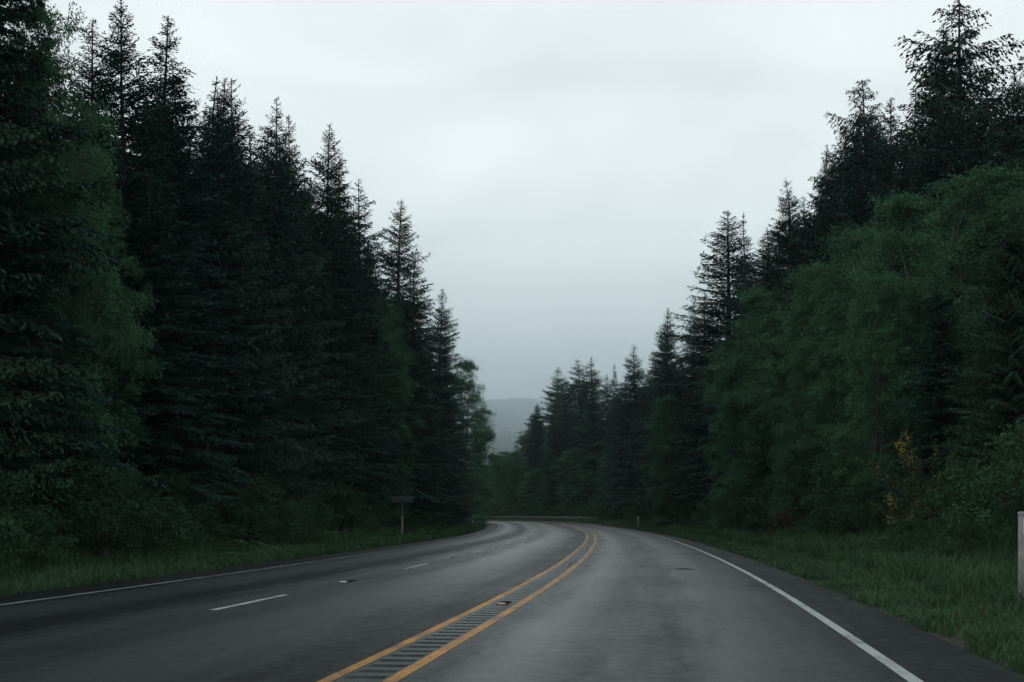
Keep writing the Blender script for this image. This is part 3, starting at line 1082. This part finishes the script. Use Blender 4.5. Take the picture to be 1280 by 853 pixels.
def broom(x, y, h, label, heads, seed):
    r = np.random.default_rng(seed)
    o = empty("broom_bush", (x, y, gz1(x, y) - .03))
    wood, G, F = MB(), [], []
    for k in range(26):
        az, ln = r.uniform(0, 6.3), h * r.uniform(.55, 1.02)
        sp = r.uniform(.15, .75)
        u = np.linspace(0, 1, 8)
        bp = np.stack([math.cos(az) * ln * sp * u ** 1.4, math.sin(az) * ln * sp * u ** 1.4, ln * (u - sp * .42 * u * u)], -1)
        bp[1:, :2] += r.normal(0, .03, (7, 2))
        wood.tube(list(bp), list(.014 * (1 - .85 * u) + .002), 4, False)
        n = 70
        uu = r.uniform(.3, 1, n)
        P = np.stack([np.interp(uu, u, bp[:, c]) for c in range(3)], -1) + r.normal(0, .05, (n, 3))
        D = nrm(r.normal(0, .6, (n, 3)) + np.array([0, 0, .8]))
        G.append(kites(r, P, D, np.full(n, .16), np.full(n, .03)))
        if k < heads:
            n = 34
            uu = r.uniform(.72, 1.0, n)
            P = np.stack([np.interp(uu, u, bp[:, c]) for c in range(3)], -1) + r.normal(0, .045, (n, 3))
            D = nrm(r.normal(size=(n, 3)))
            F.append(kites(r, P, D, np.full(n, .055), np.full(n, .045)))
    wood.build("stem", M["bark"], o)
    link("foliage", quads_mesh("foliage", np.concatenate(G), M["leaf_broom"]), o)
    link("blossom", quads_mesh("blossom", np.concatenate(F), M["flower_yellow"]), o)
    tag(o, label, "bush")
    return o


broom(11.5, 34.6, 3.3, "tall lanky broom bush with a spray of yellow blossom at its top", 11, 1)
broom(10.6, 33.6, 1.6, "small broom bush with yellow blossom low on the bank", 9, 2)
broom(12.1, 36, 2.6, "thin broom bush with few yellow flecks beside the taller broom", 5, 3)


wr = random.Random(23)
for i in range(34):
    s_ = 40 + 15 * (95 / 15) ** (i / 33.0) + wr.uniform(-1, 1)
    p = at(s_, wr.uniform(6.4, 8.8))
    plant('fern', p[0], p[1], wr.uniform(.35, .7), wr.uniform(.8, 1.2), "leafy weed tuft in the grass of the right verge", "weed tufts in the right verge")
for i in range(16):
    s_ = 40 + 24 * (95 / 24) ** (i / 15.0) + wr.uniform(-1, 1)
    p = at(s_, wr.uniform(-10.6, -9.2))
    plant('fern', p[0], p[1], wr.uniform(.3, .6), wr.uniform(.8, 1.2), "leafy weed tuft in the grass of the left verge", "weed tufts in the left verge")

sn = MB()
z0 = gz1(-10.6, 66)
sn.tube([(0, 0, -.2), (.03, 0, 4), (-.02, .03, 8), (.05, 0, 12), (.02, 0, 15.2)], [.10, .085, .065, .04, .01], 8)
for k_ in range(22):
    zz, az, ln = 5 + k_ * .45, k_ * 2.4, .35 + .4 * ((k_ * 7) % 5) / 5
    sn.tube([(0, 0, zz), (ln * .6 * math.cos(az), ln * .6 * math.sin(az), zz + .05), (ln * math.cos(az), ln * math.sin(az), zz - .05)], [.018, .012, .004], 4)
so = sn.build("dead_trunk", M["bark"], None, True)
so.location = (-10.6, 66, z0)
tag(so, "thin bare grey dead trunk standing in front of the left conifers", "dead tree")


# ---- grass verges: one mass of blades
def grass():
    r = np.random.default_rng(5)
    Q = []

    def patch(n, y0, y1, d0, d1, hmin, hmax, bias=1.0, clump=.0):
        yy = y0 * (y1 / y0) ** (r.uniform(0, 1, n) ** bias)
        s = np.interp(yy, RY, RS)
        d = r.uniform(d0, d1, n)
        keep_out = .22 * np.sin(s * 2.9) + .18 * np.sin(s * 7.3 + 1) + r.normal(0, .1, n)
        d = np.where(d > 0, np.maximum(d, 4.58 + keep_out * .6 + r.exponential(.14, n)), np.minimum(d, -8.0 - keep_out * .6 - r.exponential(.16, n)))
        if clump:
            d += .25 * np.sin(s * 1.7) * clump + .2 * np.sin(s * .6 + 1) * clump
        p = at(s, d)
        z = gz(p[:, 0], p[:, 1])
        patchy = .55 + .45 * np.sin(p[:, 0] * 1.9 + np.sin(p[:, 1] * 1.1) * 2) * np.sin(p[:, 1] * .8 + 1.2 * np.sin(p[:, 0]))
        h = (hmin + (hmax - hmin) * r.uniform(0, 1, n) ** 1.4) * (.35 + 1.25 * np.clip(patchy, 0, 1))
        w = .0035 + .00028 * yy
        az = r.uniform(0, 6.283, n)
        lean = r.uniform(.05, .95, n)
        L_ = np.stack([np.cos(az) * lean, np.sin(az) * lean, np.ones(n)], -1) * h[:, None]
        W = np.stack([-np.sin(az), np.cos(az), np.zeros(n)], -1) * w[:, None]
        b = np.stack([p[:, 0], p[:, 1], z - .02], -1)
        tip = b + L_ + np.stack([np.cos(az), np.sin(az), np.zeros(n)], -1) * (lean * h * .5)[:, None]
        mid = b + L_ * .55
        Q.append(np.stack([b - W, b + W, mid + W * .8, mid - W * .8], 1))
        Q.append(np.stack([mid - W * .8, mid + W * .8, tip + W * .1, tip - W * .1], 1))
    patch(105000, 8.3, 130, 4.5, 6.4, .04, .18, 1.0, .3)
    patch(120000, 10, 150, 6.0, 9.8, .10, .42, 1.0, .5)
    patch(80000, 17, 150, -11.4, -8.15, .07, .30, 1.0, .4)
    patch(16000, 17, 120, -12.6, -10.6, .2, .5, 1.0, .4)
    patch(9000, 130, 200, 4.7, 9.5, .10, .40, 1.0, .3)
    return np.concatenate(Q)


go = link("verge_grass", quads_mesh("verge_grass", grass(), M["grass"]))
tag(go, "wet green grass of the road verges", "grass", None, "stuff")


# ------------------------------------------------------------------ roadside furniture
def delineator(x, y, label, group, h=1.22, w=.105, rz=0.0):
    z = gz1(x, y)
    o = empty("delineator_post", (x, y, z), rz)
    b = MB()
    n = 14
    # flat oval plastic post, slightly tapered
    for i, (zz, k) in enumerate(((-.2, 1.06), (.3, 1.0), (h - .03, .97))):
        for j in range(n):
            a = 2 * math.pi * j / n
            b.v.append(np.array([w / 2 * k * math.cos(a), .03 * k * math.sin(a), zz]))
    for i in range(2):
        for j in range(n):
            j2 = (j + 1) % n
            b.f.append((i * n + j, i * n + j2, (i + 1) * n + j2, (i + 1) * n + j))
    b.f.append(tuple(range(2 * n, 3 * n)))
    b.build("post", M["white_post"], o, True)
    c = MB()
    for zz, k in ((h - .032, 1.07), (h - .006, 1.07), (h + .002, .85)):
        for j in range(n):
            a = 2 * math.pi * j / n
            c.v.append(np.array([w / 2 * k * math.cos(a), .032 * k * math.sin(a), zz]))
    for i in range(2):
        for j in range(n):
            j2 = (j + 1) % n
            c.f.append((i * n + j, i * n + j2, (i + 1) * n + j2, (i + 1) * n + j))
    c.f.append(tuple(range(2 * n, 3 * n)))
    c.f.append(tuple(range(n))[::-1])
    c.build("cap", M["post_cap"], o)
    f = MB()
    f.box((0.012, -.033, h - .17), (.055, .006, .19), 0, .01)
    f.build("reflector", M["post_reflector"], o)
    tag(o, label, "roadside post", group)
    return o


delineator(6.10, 15.1, "near white plastic delineator post in the grass at the right edge", None, 1.24, .115, .1)
delineator(11.35, 113.6, "far white delineator post on the right verge where the road bends away", None, 1.12, .13)
delineator(-4.05, 131, "tiny pale delineator post at the tip of the left grass verge", None, .85, .10)


def verge_sign(x, y, label):
    z = gz1(x, y)
    o = empty("road_sign", (x, y, z), -.12)
    p = MB()
    p.box((0, 0, .45), (.10, .10, 1.3), 0, .012)
    p.build("lower_post", M["white_post"], o)
    u = MB()
    u.box((0, 0, 1.55), (.085, .085, .9), 0, .012)
    u.build("upper_post", M["wood_post"], o)
    b = MB()
    b.box((0, .058, 2.13), (1.28, .022, .16), 0, .01)
    b.box((0, .058, 1.955), (1.10, .022, .11), 0, .01)
    b.build("sign_board", M["sign_back"], o)
    e = MB()
    e.box((-.66, .058, 2.13), (.05, .06, .36), 0, .01)
    e.build("end_bracket", M["sign_back"], o)
    r_ = MB()
    r_.box((0, .047, 1.76), (.05, .008, .5), 0, .004)
    r_.build("back_brace", M["sign_back"], o)
    tag(o, label, "sign")


verge_sign(-5.95, 68.5, "small dark two-board road sign on a slim pale footed post in the left verge")


# guardrail around the outside of the bend
def guardrail():
    s = np.arange(208.5, 300, 1.0)
    d = 5.55 + 2.2 * (1 - ss(207, 222, s))
    P = at(s, d)
    P[:, 2] = gz(P[:, 0], P[:, 1])
    o = empty("guardrail", tuple(P[0]))
    base = P[0].copy()
    t = np.gradient(P, axis=0)
    t[:, 2] = 0
    t = nrm(t)
    nrm_ = np.stack([t[:, 1], -t[:, 0], 0 * t[:, 0]], -1)     # away from the road
    prof = [(.0, .72), (-.02, .71), (-.08, .665), (-.08, .63), (-.015, .585), (-.015, .565), (-.08, .52), (-.08, .485), (-.02, .44), (.0, .43)]
    b = MB()
    n = len(prof)
    for i in range(len(P)):
        for off, zz in prof:
            b.v.append(P[i] - base + nrm_[i] * off + np.array([0, 0, zz]))
    for i in range(len(P) - 1):
        for j in range(n - 1):
            b.f.append((i * n + j, i * n + j + 1, (i + 1) * n + j + 1, (i + 1) * n + j))
    ro = b.build("rail", M["galvanised"], o)
    md = ro.modifiers.new("thickness", "SOLIDIFY")
    md.thickness = .006
    pm = None
    for i in range(1, len(P), 2):
        if pm is None:
            q = MB()
            q.box((0, 0, .17), (.15, .17, 1.10), 0, .012)
            pm = mesh_from("guardrail_post", q.v, q.f, M["wood_post"])
        po = link("post", pm, o)
        po.location = P[i] - base + nrm_[i] * .10
        po.rotation_euler = (0, 0, math.atan2(t[i, 1], t[i, 0]))
    e = MB()
    e.box((0, 0, .575), (.42, .05, .34), 0, .02)
    eo = e.build("end_terminal", M["galvanised"], o)
    eo.location = -t[0] * .2
    eo.rotation_euler = (0, 0, math.atan2(t[0, 1], t[0, 0]))
    mk = MB()
    mk.box((0, 0, .5), (.09, .03, 1.2), 0, .01)
    mo = mk.build("end_marker", M["marker_white"], o)
    mo.location = P[2] - base - nrm_[2] * .06
    tag(o, "galvanised guardrail with timber posts round the outside of the far bend", "guardrail")


guardrail()


# raised pavement markers
def marker(s, d, label, group, amber=False, slot=1.0):
    p = at([s], [d])[0]
    t = float(np.interp(s, RS, RT))
    o = empty("pavement_marker", tuple(p), -t)
    h = MB()
    base = len(h.v)
    w, l, hh = .115, .10, .018
    for (x, y_, z) in ((-w / 2, -l / 2, .001), (w / 2, -l / 2, .001), (w / 2, l / 2, .001), (-w / 2, l / 2, .001),
                       (-w / 2 * .8, -l / 4, hh), (w / 2 * .8, -l / 4, hh), (w / 2 * .8, l / 4, hh), (-w / 2 * .8, l / 4, hh)):
        h.v.append(np.array([x, y_, z + .006]))
    h.f += [(0, 1, 5, 4), (1, 2, 6, 5), (2, 3, 7, 6), (3, 0, 4, 7), (4, 5, 6, 7), (3, 2, 1, 0)]
    h.build("housing", M["marker_amber" if amber else "marker_white"], o)
    f = MB()
    f.v += [np.array(v) for v in ((-.040, -.0475, .0125), (.040, -.0475, .0125), (.036, -.0305, .0225), (-.036, -.0305, .0225))]
    f.f += [(0, 1, 2, 3)]
    f.build("lens", M["marker_lens"], o)
    c = MB()
    c.box((0, slot * .5 - .1, .003), (.14, slot, .005), 0, .03)
    c.build("slot", M["marker_slot"], o)
    tag(o, label, "road marker", group)


LM = ["white road marker with a dark slot between the first two lane dashes", "white road marker between the second and third lane dashes",
      "white road marker between the third and fourth lane dashes", "white road marker between the fourth and fifth lane dashes",
      "tiny white road marker far up the lane line where the road starts to bend", "tiny white road marker farthest up the dashed lane line"]
for i, lb in enumerate(LM):
    marker(S0_DASH + 6.5 + 12.2 * i, -3.58, lb, "white markers along the lane line", False, .9)
YM = ["orange road marker in the rumble strip, nearest to the camera", "orange road marker in the rumble strip, second along",
      "orange road marker in the rumble strip, third along", "orange road marker in the rumble strip, fourth along, near the bend"]
for i, lb in enumerate(YM):
    marker(40 + 16.4 + 13.2 * i, -.21, lb, "orange markers in the rumble strip", True, .7)

# a fallen twig on the right lane
tw = MB()
p = at([40 + 27.2], [2.45])[0]
tw.tube([p + np.array(v) for v in ((-.22, 0, .015), (-.08, .03, .022), (.06, .0, .02), (.2, .05, .015))], [.008, .014, .012, .006], 6)
tw.tube([p + np.array(v) for v in ((-.05, .03, .02), (.0, .14, .03))], [.009, .004], 5)
tag(tw.build("twig", M["bark"]), "small dark twig lying on the right lane", "twig")
